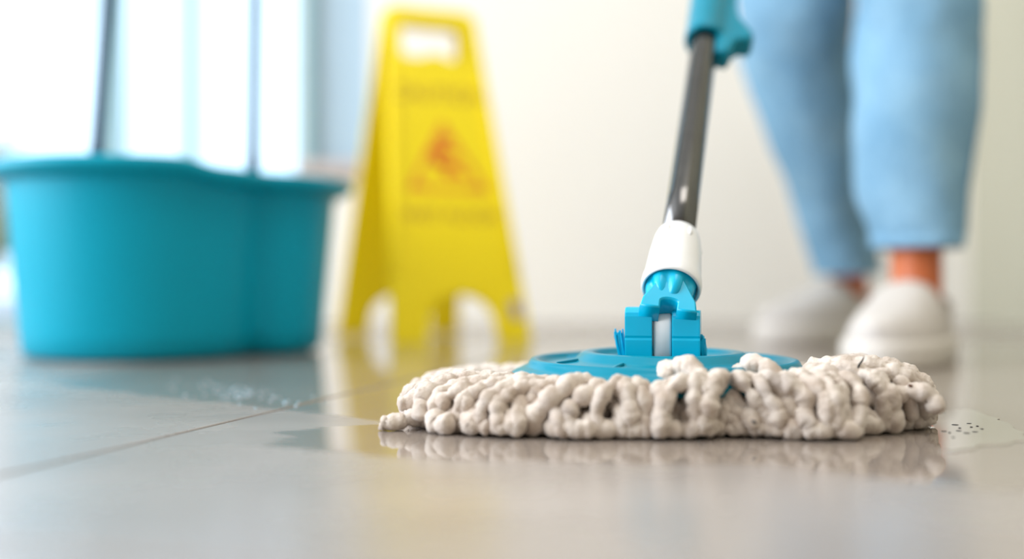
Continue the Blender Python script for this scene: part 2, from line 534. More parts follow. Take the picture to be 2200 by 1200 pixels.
for f in (0.7, 0.3, 0.03):
    rings.append(bucket_ring(0.015*f, lambda x, f=f: 0.012 + (rim_z(x)-0.012)*f))
V, Fc = loft(rings)
mesh('basin', V, Fc, MAT['bucket'], bk)
rr = [bucket_ring(0.0195, lambda x: rim_z(x) - 0.020), bucket_ring(0.036, lambda x: rim_z(x) - 0.013), bucket_ring(0.041, lambda x: rim_z(x) - 0.009),
      bucket_ring(0.0405, lambda x: rim_z(x) - 0.001), bucket_ring(0.036, lambda x: rim_z(x) + 0.0015), bucket_ring(0.019, lambda x: rim_z(x) + 0.001),
      bucket_ring(0.017, lambda x: rim_z(x) - 0.002), bucket_ring(0.0195, lambda x: rim_z(x) - 0.020)]
V, Fc = loft(rr, False, False)
mesh('rim', V, Fc, MAT['bucket'], bk)
rr = [bucket_ring(-0.012, lambda x: 0.0), bucket_ring(-0.010, lambda x: 0.004), bucket_ring(-0.016, lambda x: 0.004), bucket_ring(-0.016, lambda x: 0.0)]
V, Fc = loft(rr + [rr[0]], False, False)
mesh('foot_ring', V, Fc, MAT['bucket_dark'], bk)
# tall carrying handle: two upright arms joined by a grip above
hl = px(206, 330, 1.235); hr = px(543, 345, 1.30)
hl.z = 0.214; hr.z = 0.212
def arm(p, top, r):
    pts = [p, p + Vector((0, 0, 0.012))] + [p.lerp(top, t) for t in (0.12, 0.3, 0.5, 0.7, 0.9, 1.0)]
    rad = [r*1.9, r*1.5, r*1.08, r, r, r, r, r]
    return tube(pts, rad, 14)
tl = hl + Vector((0.009, 0.03, 0.30)); tr_ = hr + Vector((0.004, 0.0, 0.30))
V, Fc = arm(hl, tl, 0.0076); mesh('handle_arm', V, Fc, MAT['bucket_dark'], bk)
V, Fc = arm(hr, tr_, 0.0062); mesh('handle_arm', V, Fc, MAT['bucket_dark'], bk)
V, Fc = tube([tl - Vector((0.0, 0, 0.004)), tl.lerp(tr_, 0.1) + Vector((0, 0, 0.012)), tl.lerp(tr_, 0.5) + Vector((0, 0, 0.018)), tl.lerp(tr_, 0.9) + Vector((0, 0, 0.012)), tr_ - Vector((0, 0, 0.004))], [0.006, 0.011, 0.012, 0.011, 0.006], 14)
mesh('handle_grip', V, Fc, MAT['bucket'], bk)

# ------------------------------------------------------------------ floor sign
FB = Vector((-0.0726, 1.59, 0)); BB = Vector((-0.1986, 1.88, 0))
nh = (BB - FB).normalized(); wv = Vector((nh.y, -nh.x, 0))
apex = (FB + BB)/2 + Vector((0, 0, 0.527))
sign = empty('floor_sign', tuple((FB + BB)/2))
tag(sign, 'yellow folding caution sign with printed warning standing behind the mop', 'sign')
def arc(cx, cy, r, a0, a1, n=8, ry=None):
    ry = ry or r
    return [(cx + r*math.cos(R(a0 + (a1-a0)*k/n)), cy + ry*math.sin(R(a0 + (a1-a0)*k/n))) for k in range(n+1)]
def panel(base, top, flip):
    u = top - base; L = u.length; u.normalize()
    x = wv if not flip else -wv
    z = x.cross(u).normalized()
    M = Matrix(((x.x, u.x, z.x, base.x), (x.y, u.y, z.y, base.y), (x.z, u.z, z.z, base.z), (0, 0, 0, 1)))
    wb_, wt = 0.110, 0.074
    outer = [(-wb_, 0), (-wb_ + 0.052, 0)] + arc(0, 0.030, 0.055, 180, 0, 14, 0.045) + [(wb_ - 0.052, 0), (wb_, 0)]
    outer += [(wt + 0.002, L - 0.03)] + arc(wt - 0.018, L - 0.020, 0.020, 0, 90, 5) + arc(-wt + 0.018, L - 0.020, 0.020, 90, 180, 5) + [(-wt - 0.002, L - 0.03)]
    hw = 0.058
    hole = [(-hw, L - 0.080), (-hw + 0.008, L - 0.088), (-0.022, L - 0.088), (-0.014, L - 0.083), (0, L - 0.080), (0.014, L - 0.083), (0.022, L - 0.088),
            (hw - 0.008, L - 0.088), (hw, L - 0.080), (hw - 0.003, L - 0.034), (hw - 0.011, L - 0.026), (-hw + 0.011, L - 0.026), (-hw + 0.003, L - 0.034)]
    return outer, hole, M, L
outer, hole, MF, LF = panel(FB, apex - nh*0.008, False)
curve_shape('front_panel', [outer, hole], 0.008, MAT['yellow'], MF, sign, 0.0015)
# raised print field on the front panel
def at(M, y, dz): return M @ Matrix.Translation((0, y, dz))
# raised edge ribs
fw = lambda y: 0.110 - (0.110 - 0.074)*y/LF
for sgn in (-1, 1):
    curve_shape('edge_rib', [[(sgn*(fw(0.11)-0.002), 0.11), (sgn*(fw(0.11)-0.010), 0.11), (sgn*(fw(0.43)-0.010), 0.43), (sgn*(fw(0.43)-0.002), 0.43)]], 0.006, MAT['yellow'], MF @ Matrix.Translation((0, 0, 0.0055)), sign, 0.001)
text_shape('printed_word', 'CAUTION', 0.034, at(MF, 0.398, 0.0044), MAT['print_dark'], sign)
text_shape('printed_word', 'WET FLOOR', 0.028, at(MF, 0.197, 0.0044), MAT['print_dark'], sign)
# warning triangle with slipping figure
tri = lambda s, cy: [(s*math.sin(2*PI*k/3), cy + s*math.cos(2*PI*k/3)) for k in range(3)]
MT = at(MF, 0.0, 0.0044)
curve_shape('warning_triangle', [tri(0.078, 0.276), tri(0.064, 0.276)], 0.0006, MAT['print_orange'], MT, sign)
fig = [(0.004, 0.312, 0.0085)]
circ = [(0.0 + 0.0085*math.cos(2*PI*k/18), 0.3235 + 0.0085*math.sin(2*PI*k/18)) for k in range(18)]
def limb(a, b, wd):
    a = Vector(a); b = Vector(b); d = (b-a).normalized(); n = Vector((-d.y, d.x))
    return [tuple(a + n*wd), tuple(a - n*wd), tuple(b - n*wd), tuple(b + n*wd)]
curve_shape('pictogram_head', [circ], 0.0008, MAT['print_red'], MT, sign)
for a, b, wd in (((-0.004, 0.312), (-0.018, 0.283), 0.0075), ((-0.016, 0.284), (0.014, 0.276), 0.0065), ((0.013, 0.277), (0.028, 0.262), 0.005),
                 ((-0.010, 0.282), (0.008, 0.262), 0.0055), ((-0.007, 0.309), (-0.031, 0.298), 0.004), ((-0.003, 0.306), (0.020, 0.300), 0.004)):
    curve_shape('pictogram_limb', [limb(a, b, wd)], 0.0008, MAT['print_red'], MT, sign)
for sx in (-0.045, 0.045):
    curve_shape('pictogram_splash', [limb((sx - 0.010, 0.246), (sx + 0.010, 0.246), 0.003)], 0.0008, MAT['print_orange'], MT, sign)
curve_shape('sticker', [[(0.082, 0.035), (0.100, 0.035), (0.097, 0.062), (0.080, 0.062)]], 0.0006, MAT['sticker'], MT, sign)
outer, hole, MB_, LB = panel(BB, apex + nh*0.008, True)
curve_shape('back_panel', [outer, hole], 0.008, MAT['yellow'], MB_, sign, 0.0015)
for sgn in (-1, 1):
    V, Fc = tube([apex + wv*(sgn*0.062) + Vector((0, 0, -0.004)), apex + wv*(sgn*0.035) + Vector((0, 0, -0.004))], [0.009, 0.009], 16)
    mesh('hinge', V, Fc, MAT['yellow'], sign)

# ------------------------------------------------------------------ mop
MC = Vector((0.1017, 0.722, 0))
mop = empty('mop', tuple(MC))
tag(mop, 'round flat mop with cream cotton strands, teal plate and steel pole', 'mop')
plate_prof = [(0.0005, 0.0398), (0.0445, 0.0398), (0.0462, 0.0420), (0.0475, 0.0430), (0.0505, 0.0434), (0.0530, 0.0432), (0.0550, 0.0422), (0.0585, 0.0388), (0.0610, 0.0372),
              (0.0800, 0.0350), (0.0822, 0.0352), (0.0838, 0.0374), (0.0850, 0.0385), (0.0870, 0.0388), (0.0886, 0.0384), (0.0900, 0.0368), (0.0912, 0.0344),
              (0.0940, 0.0332), (0.1000, 0.0306), (0.1022, 0.0288), (0.1026, 0.0262), (0.1015, 0.0225), (0.0600, 0.0200), (0.0005, 0.0200)]
V, Fc = revolve(plate_prof, MC, (0, 0, 1), 128)
mesh('plate', V, Fc, MAT['teal'], mop)
for k in range(8):
    a = R(-78 + k*45)
    M = Matrix.Translation(MC) @ Matrix.Rotation(a, 4, 'Z') @ Matrix.Translation((0.0665, 0, 0.0368)) @ Matrix.Rotation(R(8), 4, 'Y')
    box('rib', -0.0075, 0.0075, -0.0013, 0.0013, -0.002, 0.0016, MAT['teal'], mop, 0.0006, 2, M)

# --- joint
HY = R(12)
JC = MC + Vector((-0.002, -0.018, 0))
MJ = Matrix.Translation(JC) @ Matrix.Rotation(HY, 4, 'Z').inverted()
def lug(x0, x1, ztop):
    # side profile in (y, z): front face upright, rounded crown
    pr = [(-0.0095, 0.0402), (-0.0105, 0.052), (-0.0100, 0.0535), (-0.0105, 0.055), (-0.0105, ztop - 0.006)]
    pr += [(-0.0105 + 0.006*(1 - math.cos(R(t))), ztop - 0.006 + 0.006*math.sin(R(t))) for t in (25, 50, 75, 90)]
    pr += [(0.006, ztop), (0.0105, ztop - 0.004), (0.0115, 0.0402)]
    rings = []
    for xx, ins in ((x0, 0.0008), (x0 + 0.0008, 0), (x1 - 0.0008, 0), (x1, 0.0008)):
        cy = 0.0; cz = 0.055
        rings.append([MJ @ Vector((xx, y + (cy-y)*ins*60*0.5*0.6, z + (cz-z)*ins*22)) for y, z in pr])
    return loft(rings)
V, Fc = lug(-0.0245, -0.0068, 0.0735); mesh('hinge_lug', V, Fc, MAT['teal_deep'], mop, smooth=False)
V, Fc = lug(0.0060, 0.0240, 0.0715); mesh('hinge_lug', V, Fc, MAT['teal_deep'], mop, smooth=False)
# white tongue in the slot (rounded top)
rings = []
for xx, ins in ((-0.0062, 0.0016), (-0.0056, 0.0005), (-0.0045, 0), (0.0042, 0), (0.0052, 0.0005), (0.0056, 0.0016)):
    rg = [(-0.0085 + ins, 0.0399), (-0.0085 + ins, 0.062)]
    rg += [(-0.0085 + ins + (0.0085)*(1-math.cos(R(t))), 0.062 + (0.0078-ins)*math.sin(R(t))) for t in (15, 30, 45, 60, 75, 90)]
    rg += [(0.0075 - ins, 0.064), (0.0085 - ins, 0.0399)]
    rings.append([MJ @ Vector((xx, y, z)) for y, z in rg])
V, Fc = loft(rings); mesh('hinge_tongue', V, Fc, MAT['white_plastic'], mop)
PB = Vector((0.1057, 0.712, 0.0853)); PD = Vector((0.198, 0.722, 0.662)).normalized()
pu, pv, pd = frame_for(PD)
# fork bridge above the slot, following the pole's lean
MFK = Matrix(((pu.x, PD.x, -pv.x, PB.x), (pu.y, PD.y, -pv.y, PB.y), (pu.z, PD.z, -pv.z, PB.z), (0, 0, 0, 1)))
MFK = Matrix(((-pu.x, PD.x, pv.x, PB.x), (-pu.y, PD.y, pv.y, PB.y), (-pu.z, PD.z, pv.z, PB.z), (0, 0, 0, 1)))
fork_o = [(-0.0170, -0.0260), (-0.0066, -0.0260), (-0.0066, -0.0215)] + arc(0, -0.0215, 0.0066, 180, 0, 10, 0.0032)[1:-1] + [(0.0066, -0.0215), (0.0066, -0.0260), (0.0170, -0.0260), (0.0160, -0.0200), (0.0110, -0.011), (0.0070, -0.004), (0.0050, 0.006), (-0.0050, 0.006), (-0.0070, -0.004), (-0.0110, -0.011), (-0.0160, -0.0200)]
fk = curve_shape('fork', [fork_o], 0.0125, MAT['teal_deep'], Matrix(), mop, 0.0012)
for vv in fk.data.vertices:
    # the front face swells forward to meet the knob
    if vv.co.z < 0: vv.co.z *= 1.28 + max(0, min(1, (vv.co.y + 0.026)/0.024))*0.85
fk.data.transform(MFK)
# fluted knob in the mouth of the ferrule
def flute(a, r, h):
    t = max(0, min(1, (-h + 0.004)/0.012))
    return 1 - 0.24*t*(0.5 + 0.5*math.cos(7*a))**1.6
V, Fc = revolve([(0.0172, 0.012), (0.0172, 0.003), (0.0170, 0.0005), (0.0166, -0.003), (0.0160, -0.007), (0.0148, -0.011), (0.0125, -0.0145), (0.009, -0.0165), (0.004, -0.0175)], PB, PD, 96, flute)
mesh('knob', V, Fc, MAT['teal_deep'], mop)
ferr = [(0.0170, 0.010), (0.0178, -0.0005), (0.0190, -0.0015), (0.0199, 0.0005), (0.0202, 0.004), (0.0197, 0.009), (0.0190, 0.012), (0.0184, 0.022), (0.0176, 0.034), (0.0166, 0.044), (0.0158, 0.050), (0.0146, 0.0545), (0.0128, 0.0565), (0.0116, 0.0560)]
V, Fc = revolve(ferr, PB, PD, 64)
mesh('ferrule', V, Fc, MAT['white_plastic'], mop)
for a in (-62, -118, 10, 80, 150):
    c, s_ = math.cos(R(a)), math.sin(R(a))
    o_ = PB + PD*0.044 + (pu*c + pv*s_)*0.0163
    V, Fc = tube([o_ - PD*0.004, o_, o_ + PD*0.005], [0.0008, 0.0020, 0.0012], 8)
    mesh('ferrule_nub', V, Fc, MAT['white_plastic'], mop)
V, Fc = tube([PB + PD*s for s in (0.045, 0.1, 0.2, 0.3, 0.5, 0.7, 0.98)], [0.0116]*7, 48)
mesh('pole', V, Fc, MAT['chrome'], mop)
# teal locking sleeve with lever
sl = [(0.0117, 0.330), (0.0158, 0.326), (0.0176, 0.328), (0.0180, 0.333), (0.0176, 0.338), (0.0178, 0.36), (0.0183, 0.40), (0.0185, 0.47), (0.0165, 0.478), (0.0117, 0.48)]
V, Fc = revolve(sl, PB, PD, 64)
mesh('locking_sleeve', V, Fc, MAT['teal'], mop)
side = Vector((1, 0, 0)); side = (side - PD*side.dot(PD)).normalized()
nrm = side.cross(PD).normalized()
oL = PB
ML = Matrix(((side.x, PD.x, nrm.x, oL.x), (side.y, PD.y, nrm.y, oL.y), (side.z, PD.z, nrm.z, oL.z), (0, 0, 0, 1)))
lev = [(0.010, 0.44), (0.0215, 0.42), (0.0215, 0.385), (0.0250, 0.362), (0.0375, 0.338), (0.0385, 0.331), (0.0365, 0.327), (0.0290, 0.327), (0.0225, 0.318), (0.0205, 0.306), (0.0190, 0.3025), (0.0125, 0.3035), (0.0125, 0.32)]
curve_shape('locking_lever', [lev], 0.020, MAT['teal'], ML, mop, 0.003)
# top cap of the pole
V, Fc = tube([PB + PD*s for s in (0.93, 0.935, 1.02, 1.03)], [0.0125, 0.0135, 0.0135, 0.008], 32)
mesh('end_grip', V, Fc, MAT['teal'], mop)

# frayed plastic flash beside the lugs
def frayed(name, base, h, wdt, n, lean):
    V = []; Fc = []
    for k in range(n):
        b = base + MJ.to_3x3() @ Vector((rnd.uniform(-wdt, wdt), rnd.uniform(-0.001, 0.003), 0))
        top = b + Vector((lean*rnd.uniform(0.5, 1.3), rnd.uniform(-0.001, 0.001), h*rnd.uniform(0.72, 1.0)))
        mid = b.lerp(top, 0.5) + Vector((rnd.uniform(-0.0006, 0.0006), 0, 0))
        v, f = tube([b, mid, top], [0.0006, 0.0009, 0.0006], 5)
        i = len(V); V += v; Fc += [tuple(q + i for q in ff) for ff in f]
    return tag(mesh(name, V, Fc, MAT['teal_deep'], mop, smooth=False), 'frayed teal plastic flash')
frayed('frayed_edge', MJ @ Vector((-0.0275, 0.001, 0.0405)), 0.0185, 0.0022, 34, -0.003)
frayed('frayed_edge', MJ @ Vector((0.0252, 0.0, 0.0398)), 0.016, 0.0022, 30, -0.001)
# rough weld around the lugs' feet
V = []; Fc = []
for k in range(150):
    t = rnd.random()
    x = rnd.uniform(-0.029, 0.029); y = -0.011 + rnd.uniform(-0.0035, 0.003)
    if rnd.random() < 0.25: x = rnd.choice((-1, 1))*rnd.uniform(0.024, 0.030); y = rnd.uniform(-0.012, 0.010)
    b = MJ @ Vector((x, y, 0.0398)); r_ = rnd.uniform(0.0004, 0.0012)
    v, f = tube([b - Vector((0, 0, 0.0003)), b + Vector((rnd.uniform(-1, 1)*r_, 0, r_*0.8)), b + Vector((rnd.uniform(-1, 1)*r_*2, 0, r_*1.5))], [r_, r_*0.8, r_*0.2], 5)
    i = len(V); V += v; Fc += [tuple(q + i for q in ff) for ff in f]
tag(mesh('weld_bead', V, Fc, MAT['teal'], mop, smooth=False), kind='stuff')

# --- cotton strands
def outline(th):
    """horizontal reach of the strands in direction th (from the plate centre)"""
    c, s = math.cos(th), math.sin(th)
    a = 0.158 if c > 0 else 0.168
    b = 0.150 if s > 0 else 0.112
    n = 3.4
    return (abs(c/a)**n + abs(s/b)**n)**(-1/n)
def nz(p, f, off=0.0): return noise.noise(Vector((p[0]*f + off, p[1]*f - off, p[2]*f + off*0.5)))
def strand(path, r0, seed, bead):
    # resample evenly and lump the radius into knots
    P = [Vector(p) for p in path]
    L = [0]
    for i in range(1, len(P)): L.append(L[-1] + (P[i]-P[i-1]).length)
    tot = L[-1]; n = max(14, min(90, int(tot/0.0011)))
    Q = []; k = 0
    for i in range(n+1):
        s = tot*i/n
        while k < len(L)-2 and L[k+1] < s: k += 1
        t = (s - L[k])/max(1e-9, L[k+1]-L[k])
        Q.append(P[k].lerp(P[k+1], t))
    rad = []; ph = seed*2.1
    for i in range(n+1):
        s = tot*i/n
        ph += (tot/n)/bead*2*PI*(1 + 0.45*noise.noise(Vector((seed*3.7, s*70, 0))))
        lump = abs(math.sin(ph*0.5))
        r = r0*(0.68 + 0.40*lump**0.6 + 0.16*noise.noise(Vector((seed, s*160, 3.3))))
        e = min(i, n-i)*tot/n
        if e < r0: r *= max(0.12, math.sqrt(max(0, 1 - (1 - e/r0)**2)))
        rad.append(r)
    # keep everything above the floor
    for i, q in enumerate(Q):
        lim = rad[i]*0.92
        if q.z < lim: q.z = lim
    jit = lambda q: 0.0013*nz(q, 190, seed) + 0.0007*nz(q, 520, seed)
    V, Fc = tube(Q, rad, 14, jit)
    for v in V:
        if v.z < 0.0003: v.z = 0.0003
    return V, Fc
seed = 0
def radial_strand(th, r_in, z_in, reach, zt, r0, swirl, power, curl):
    """from the plate edge over the mound down to the floor"""
    global seed
    seed += 1
    pts = []
    wa = rnd.uniform(0, 6.28); wamp = rnd.uniform(0.001, 0.005)
    n = 26
    for i in range(n+1):
        a = PI/2*i/n
        rr = r_in + (reach - r_in)*max(0.0, math.sin(a))**0.85
        z = 0.006 + (zt - 0.006)*max(0.0, math.cos(a))**power
        if i < 7: z = z_in + (z - z_in)*(i/7)
        tt = i/n
        off = swirl*tt + wamp*math.sin(wa + tt*rnd.uniform(4.6, 5.0))
        c, s = math.cos(th), math.sin(th)
        pts.append(MC + Vector((c*rr - s*off, s*rr + c*off, z)))
    if curl:
        p = pts[-1]; t = curl
        c, s = math.cos(th), math.sin(th)
        for k in range(1, 5):
            pts.append(p + Vector((-s*t*k*0.003 - c*0.002*k, c*t*k*0.003 - s*0.002*k, 0)))
    return strand(pts, r0, seed*1.37, rnd.uniform(0.011, 0.019))
def put(V, Fc): mesh('strand', V, Fc, MAT['cotton'], mop, fix=False)

def ztop(deg):
    """height of the strand mound round the plate: low behind, high at the front right"""
    keys = [(0, 0.037), (25, 0.030), (60, 0.025), (120, 0.023), (160, 0.024), (185, 0.027), (205, 0.031), (222, 0.035), (238, 0.034), (252, 0.030), (262, 0.032), (275, 0.036), (292, 0.035), (308, 0.040), (330, 0.042), (345, 0.041), (360, 0.037)]
    for (a, x), (b, y) in zip(keys, keys[1:]):
        if a <= deg <= b: return x + (y-x)*(deg-a)/(b-a)
# bottom layer: short plump ends lying on the floor, poking out from below
NBOT = 60
for k in range(NBOT):
    th = 2*PI*(k + rnd.uniform(-0.3, 0.3))/NBOT
    Rm = outline(th) + rnd.uniform(-0.016, 0.004)
    put(*radial_strand(th, max(0.07, Rm - 0.055), 0.012, Rm, rnd.uniform(0.013, 0.018), rnd.uniform(0.0044, 0.0062), rnd.uniform(-0.02, 0.02), 0.8, rnd.choice((0, -1, 1))))
# middle layer
NMID = 84
for k in range(NMID):
    th = 2*PI*(k + rnd.uniform(-0.35, 0.35))/NMID
    zt = ztop(math.degrees(th) % 360)
    Rm = outline(th) + rnd.uniform(-0.016, -0.006)
    put(*radial_strand(th, 0.086, 0.017, Rm, zt*rnd.uniform(0.62, 0.8), rnd.uniform(0.0046, 0.0062), rnd.uniform(-0.022, 0.022), rnd.uniform(0.55, 0.75), rnd.choice((0, -1, 1))))
# top layer, over the plate's edge; the bunches leave gaps where the plate shows
NTOP = 122
for k in range(NTOP):
    th = 2*PI*(k + rnd.uniform(-0.35, 0.35))/NTOP
    deg = math.degrees(th) % 360
    Rm = outline(th) + rnd.uniform(-0.005, 0.005)
    if k % 6 == 0: bsw = rnd.uniform(-0.024, 0.024); bdz = rnd.uniform(-0.002, 0.003)
    bunch = 0.5 + 0.5*math.sin(th*9 + 0.6) + 0.25*math.sin(th*23)
    zt = ztop(deg) + 0.003*(bunch - 0.5) + bdz + rnd.uniform(-0.0015, 0.0015)
    r_in = 0.104 - 0.006*bunch + rnd.uniform(-0.003, 0.003)
    if deg < 180: r_in = 0.108
    r0 = rnd.choice((rnd.uniform(0.0038, 0.0048), rnd.uniform(0.0048, 0.0062)))
    put(*radial_strand(th, r_in, zt - 0.008, Rm, zt - r0*0.6, r0, bsw + rnd.uniform(-0.008, 0.008), rnd.uniform(0.40, 0.6), rnd.choice((0, -1, 1))))
# stray end lying out on the left and one curling up on the right
def stray(pts, r0):
    global seed
    seed += 1
    put(*strand(pts, r0, seed*1.37, 0.014))
a = fl(835, 925)
stray([a + Vector((0.045, 0.02, 0.012)), a + Vector((0.03, 0.012, 0.010)), a + Vector((0.012, 0.004, 0.007)), a, a + Vector((-0.005, 0.001, 0.005))], 0.0052)
stray([a + Vector((0.05, 0.03, 0.02)), a + Vector((0.030, 0.02, 0.0175)), a + Vector((0.014, 0.012, 0.0165)), a + Vector((0.004, 0.009, 0.0155))], 0.0058)
b_ = fl(2012, 938)
stray([b_ + Vector((-0.022, 0.020, 0.020)), b_ + Vector((-0.010, 0.014, 0.025)), b_ + Vector((-0.001, 0.011, 0.0245)), b_ + Vector((0.003, 0.010, 0.019)), b_ + Vector((0.002, 0.010, 0.012))], 0.0052)
# a bent lump standing up over the plate
c_ = px(1480, 800, 0.632)
stray([c_ + Vector((-0.016, 0.002, -0.012)), c_ + Vector((-0.012, 0.006, 0.000)), c_ + Vector((-0.001, 0.002, 0.004)), c_ + Vector((0.003, -0.004, 0.001)), c_ + Vector((0.008, -0.010, -0.006)), c_ + Vector((0.009, -0.012, -0.02))], 0.0068)
c_ = px(1625, 795, 0.64)
stray([c_ + Vector((-0.012, 0.010, -0.006)), c_ + Vector((-0.004, 0.006, 0.003)), c_ + Vector((0.004, 0.000, 0.004)), c_ + Vector((0.010, -0.008, -0.004)), c_ + Vector((0.013, -0.013, -0.018))], 0.0060)

# ------------------------------------------------------------------ person: legs in jeans and shoes
def skin_body():
    pts = {'pelvis': ((0.485, 1.58, 0.93), 0.13), 'waist': ((0.485, 1.59, 1.02), 0.12),
           'hn': ((0.515, 1.47, 0.84), 0.075), 'kn': ((0.488, 1.295, 0.46), 0.050), 'cn': ((0.478, 1.28, 0.30), 0.046), 'an': ((0.4735, 1.253, 0.115), 0.0335), 'bn': ((0.4735, 1.253, 0.062), 0.036), 'tn': ((0.40, 1.14, 0.045), 0.026),
           'hf': ((0.41, 1.60, 0.84), 0.075), 'kf': ((0.392, 1.475, 0.48), 0.050), 'cf': ((0.435, 1.535, 0.29), 0.044), 'af': ((0.508, 1.625, 0.11), 0.033), 'bf': ((0.522, 1.632, 0.060), 0.035), 'tf': ((0.40, 1.565, 0.040), 0.025)}
    names = list(pts); idx = {n: i for i, n in enumerate(names)}
    edges = [('pelvis', 'waist'), ('pelvis', 'hn'), ('hn', 'kn'), ('kn', 'cn'), ('cn', 'an'), ('an', 'bn'), ('bn', 'tn'), ('pelvis', 'hf'), ('hf', 'kf'), ('kf', 'cf'), ('cf', 'af'), ('af', 'bf'), ('bf', 'tf')]
    me = bpy.data.meshes.new('person')
    me.from_pydata([pts[n][0] for n in names], [(idx[a], idx[b]) for a, b in edges], [])
    o = link('person', me, MAT['skin'], smooth=False)
    md = o.modifiers.new('skin', 'SKIN'); md.use_smooth_shade = True
    for i, n in enumerate(names):
        sv = me.skin_vertices[0].data[i]; sv.radius = (pts[n][1]*0.9, pts[n][1]*0.9); sv.use_root = (n == 'pelvis')
    sb = o.modifiers.new('subdiv', 'SUBSURF'); sb.levels = 2; sb.render_levels = 2
    return o
person = skin_body()
tag(person, 'person in light blue cropped jeans and white slip-on shoes standing at right', 'person')

def leg_rings(secs, seed, n=56):
    rings = []
    # interpolate sections smoothly (Catmull-Rom)
    m = len(secs)
    def cr(p0, p1, p2, p3, t): return 0.5*((2*p1) + (-p0+p2)*t + (2*p0-5*p1+4*p2-p3)*t*t + (-p0+3*p1-3*p2+p3)*t**3)
    dense = []
    for i in range(m-1):
        for k in range(10):
            t = k/10
            q = [cr(secs[max(i-1, 0)][c], secs[i][c], secs[i+1][c], secs[min(i+2, m-1)][c], t) for c in range(5)]
            dense.append(q)
    dense.append(list(secs[-1]))
    for (X, Y, Z, rx, ry) in dense:
        ring = []
        for j in range(n):
            a = 2*PI*j/n
            p = Vector((X + rx*math.cos(a), Y + ry*math.sin(a), Z))
            # slanting folds, stronger at the hem and knee
            amp = 0.0035 + 0.003*math.exp(-((Z-0.40)/0.07)**2) + 0.0025*math.exp(-((Z-0.12)/0.05)**2)
            f = 0.95*nz((p.x*1.3 + p.z*0.75, p.y*1.3 - p.z*0.3, p.z*0.75), 13, seed) + 0.15*nz(p, 34, seed)
            p += Vector((math.cos(a), math.sin(a), 0))*amp*f*1.9
            ring.append(p)
        rings.append(ring)
    return rings
near = [(0.525, 1.53, 0.90, 0.10, 0.105), (0.508, 1.44, 0.74, 0.092, 0.10), (0.502, 1.345, 0.56, 0.080, 0.086), (0.4945, 1.30, 0.43, 0.0715, 0.078), (0.4850, 1.285, 0.343, 0.0715, 0.074),
        (0.4735, 1.27, 0.257, 0.0665, 0.068), (0.4725, 1.26, 0.185, 0.0600, 0.062), (0.4745, 1.255, 0.150, 0.0545, 0.058), (0.4745, 1.255, 0.130, 0.0510, 0.056)]
far = [(0.450, 1.61, 0.90, 0.10, 0.105), (0.420, 1.555, 0.74, 0.090, 0.10), (0.392, 1.50, 0.58, 0.082, 0.09), (0.391, 1.48, 0.47, 0.0775, 0.080), (0.399, 1.50, 0.387, 0.0740, 0.074),
       (0.433, 1.53, 0.289, 0.0640, 0.066), (0.470, 1.575, 0.194, 0.0520, 0.058), (0.494, 1.605, 0.135, 0.0475, 0.054), (0.5085, 1.62, 0.101, 0.0455, 0.052)]
V = []; Fc = []
for secs, sd in ((near, 1.7), (far, 5.2)):
    rg = leg_rings(secs, sd)
    last = rg[-1]; c = sum(last, Vector())/len(last)
    inner = [p + (c-p).normalized()*0.004 for p in last]
    inner2 = [p + (c-p).normalized()*0.004 + Vector((0, 0, 0.05)) for p in last]
    v, f = loft(rg + [inner, inner2], True, False)
    i = len(V); V += v; Fc += [tuple(q + i for q in ff) for ff in f]
hip = []
for z, rx, ry in ((0.80, 0.12, 0.10), (0.84, 0.165, 0.125), (0.90, 0.175, 0.13), (0.98, 0.16, 0.12), (1.05, 0.15, 0.11)):
    hip.append([Vector((0.487 + rx*math.cos(2*PI*j/56), 1.58 + ry*math.sin(2*PI*j/56), z)) for j in range(56)])
v, f = loft(hip); i = len(V); V += v; Fc += [tuple(q + i for q in ff) for ff in f]
jeans = mesh('jeans', V, Fc, MAT['denim'], person)
# hems and side seams
for secs, sd in ((near, 1.7), (far, 5.2)):
    rg = leg_rings(secs, sd)
    def blow(ring, g, dz):
        c = sum(ring, Vector())/len(ring)
        return [p + (p-c).normalized()*g + Vector((0, 0, dz)) for p in ring]
    last = rg[-1]
    rings = [blow(last, -0.003, -0.001), blow(last, 0.0012, -0.001), blow(last, 0.0024, 0.002), blow(last, 0.0022, 0.014), blow(last, 0.0004, 0.0155)]
    v, f = loft(rings, False, False)
    mesh('hem', v, f, MAT['denim'], jeans)
    sv = [r[52] + Vector((0.0004, -0.0002, 0)) for r in rg[8:]]
    v, f = tube(sv, [0.0016]*len(sv), 6)
    mesh('side_seam', v, f, MAT['denim_seam'], jeans)

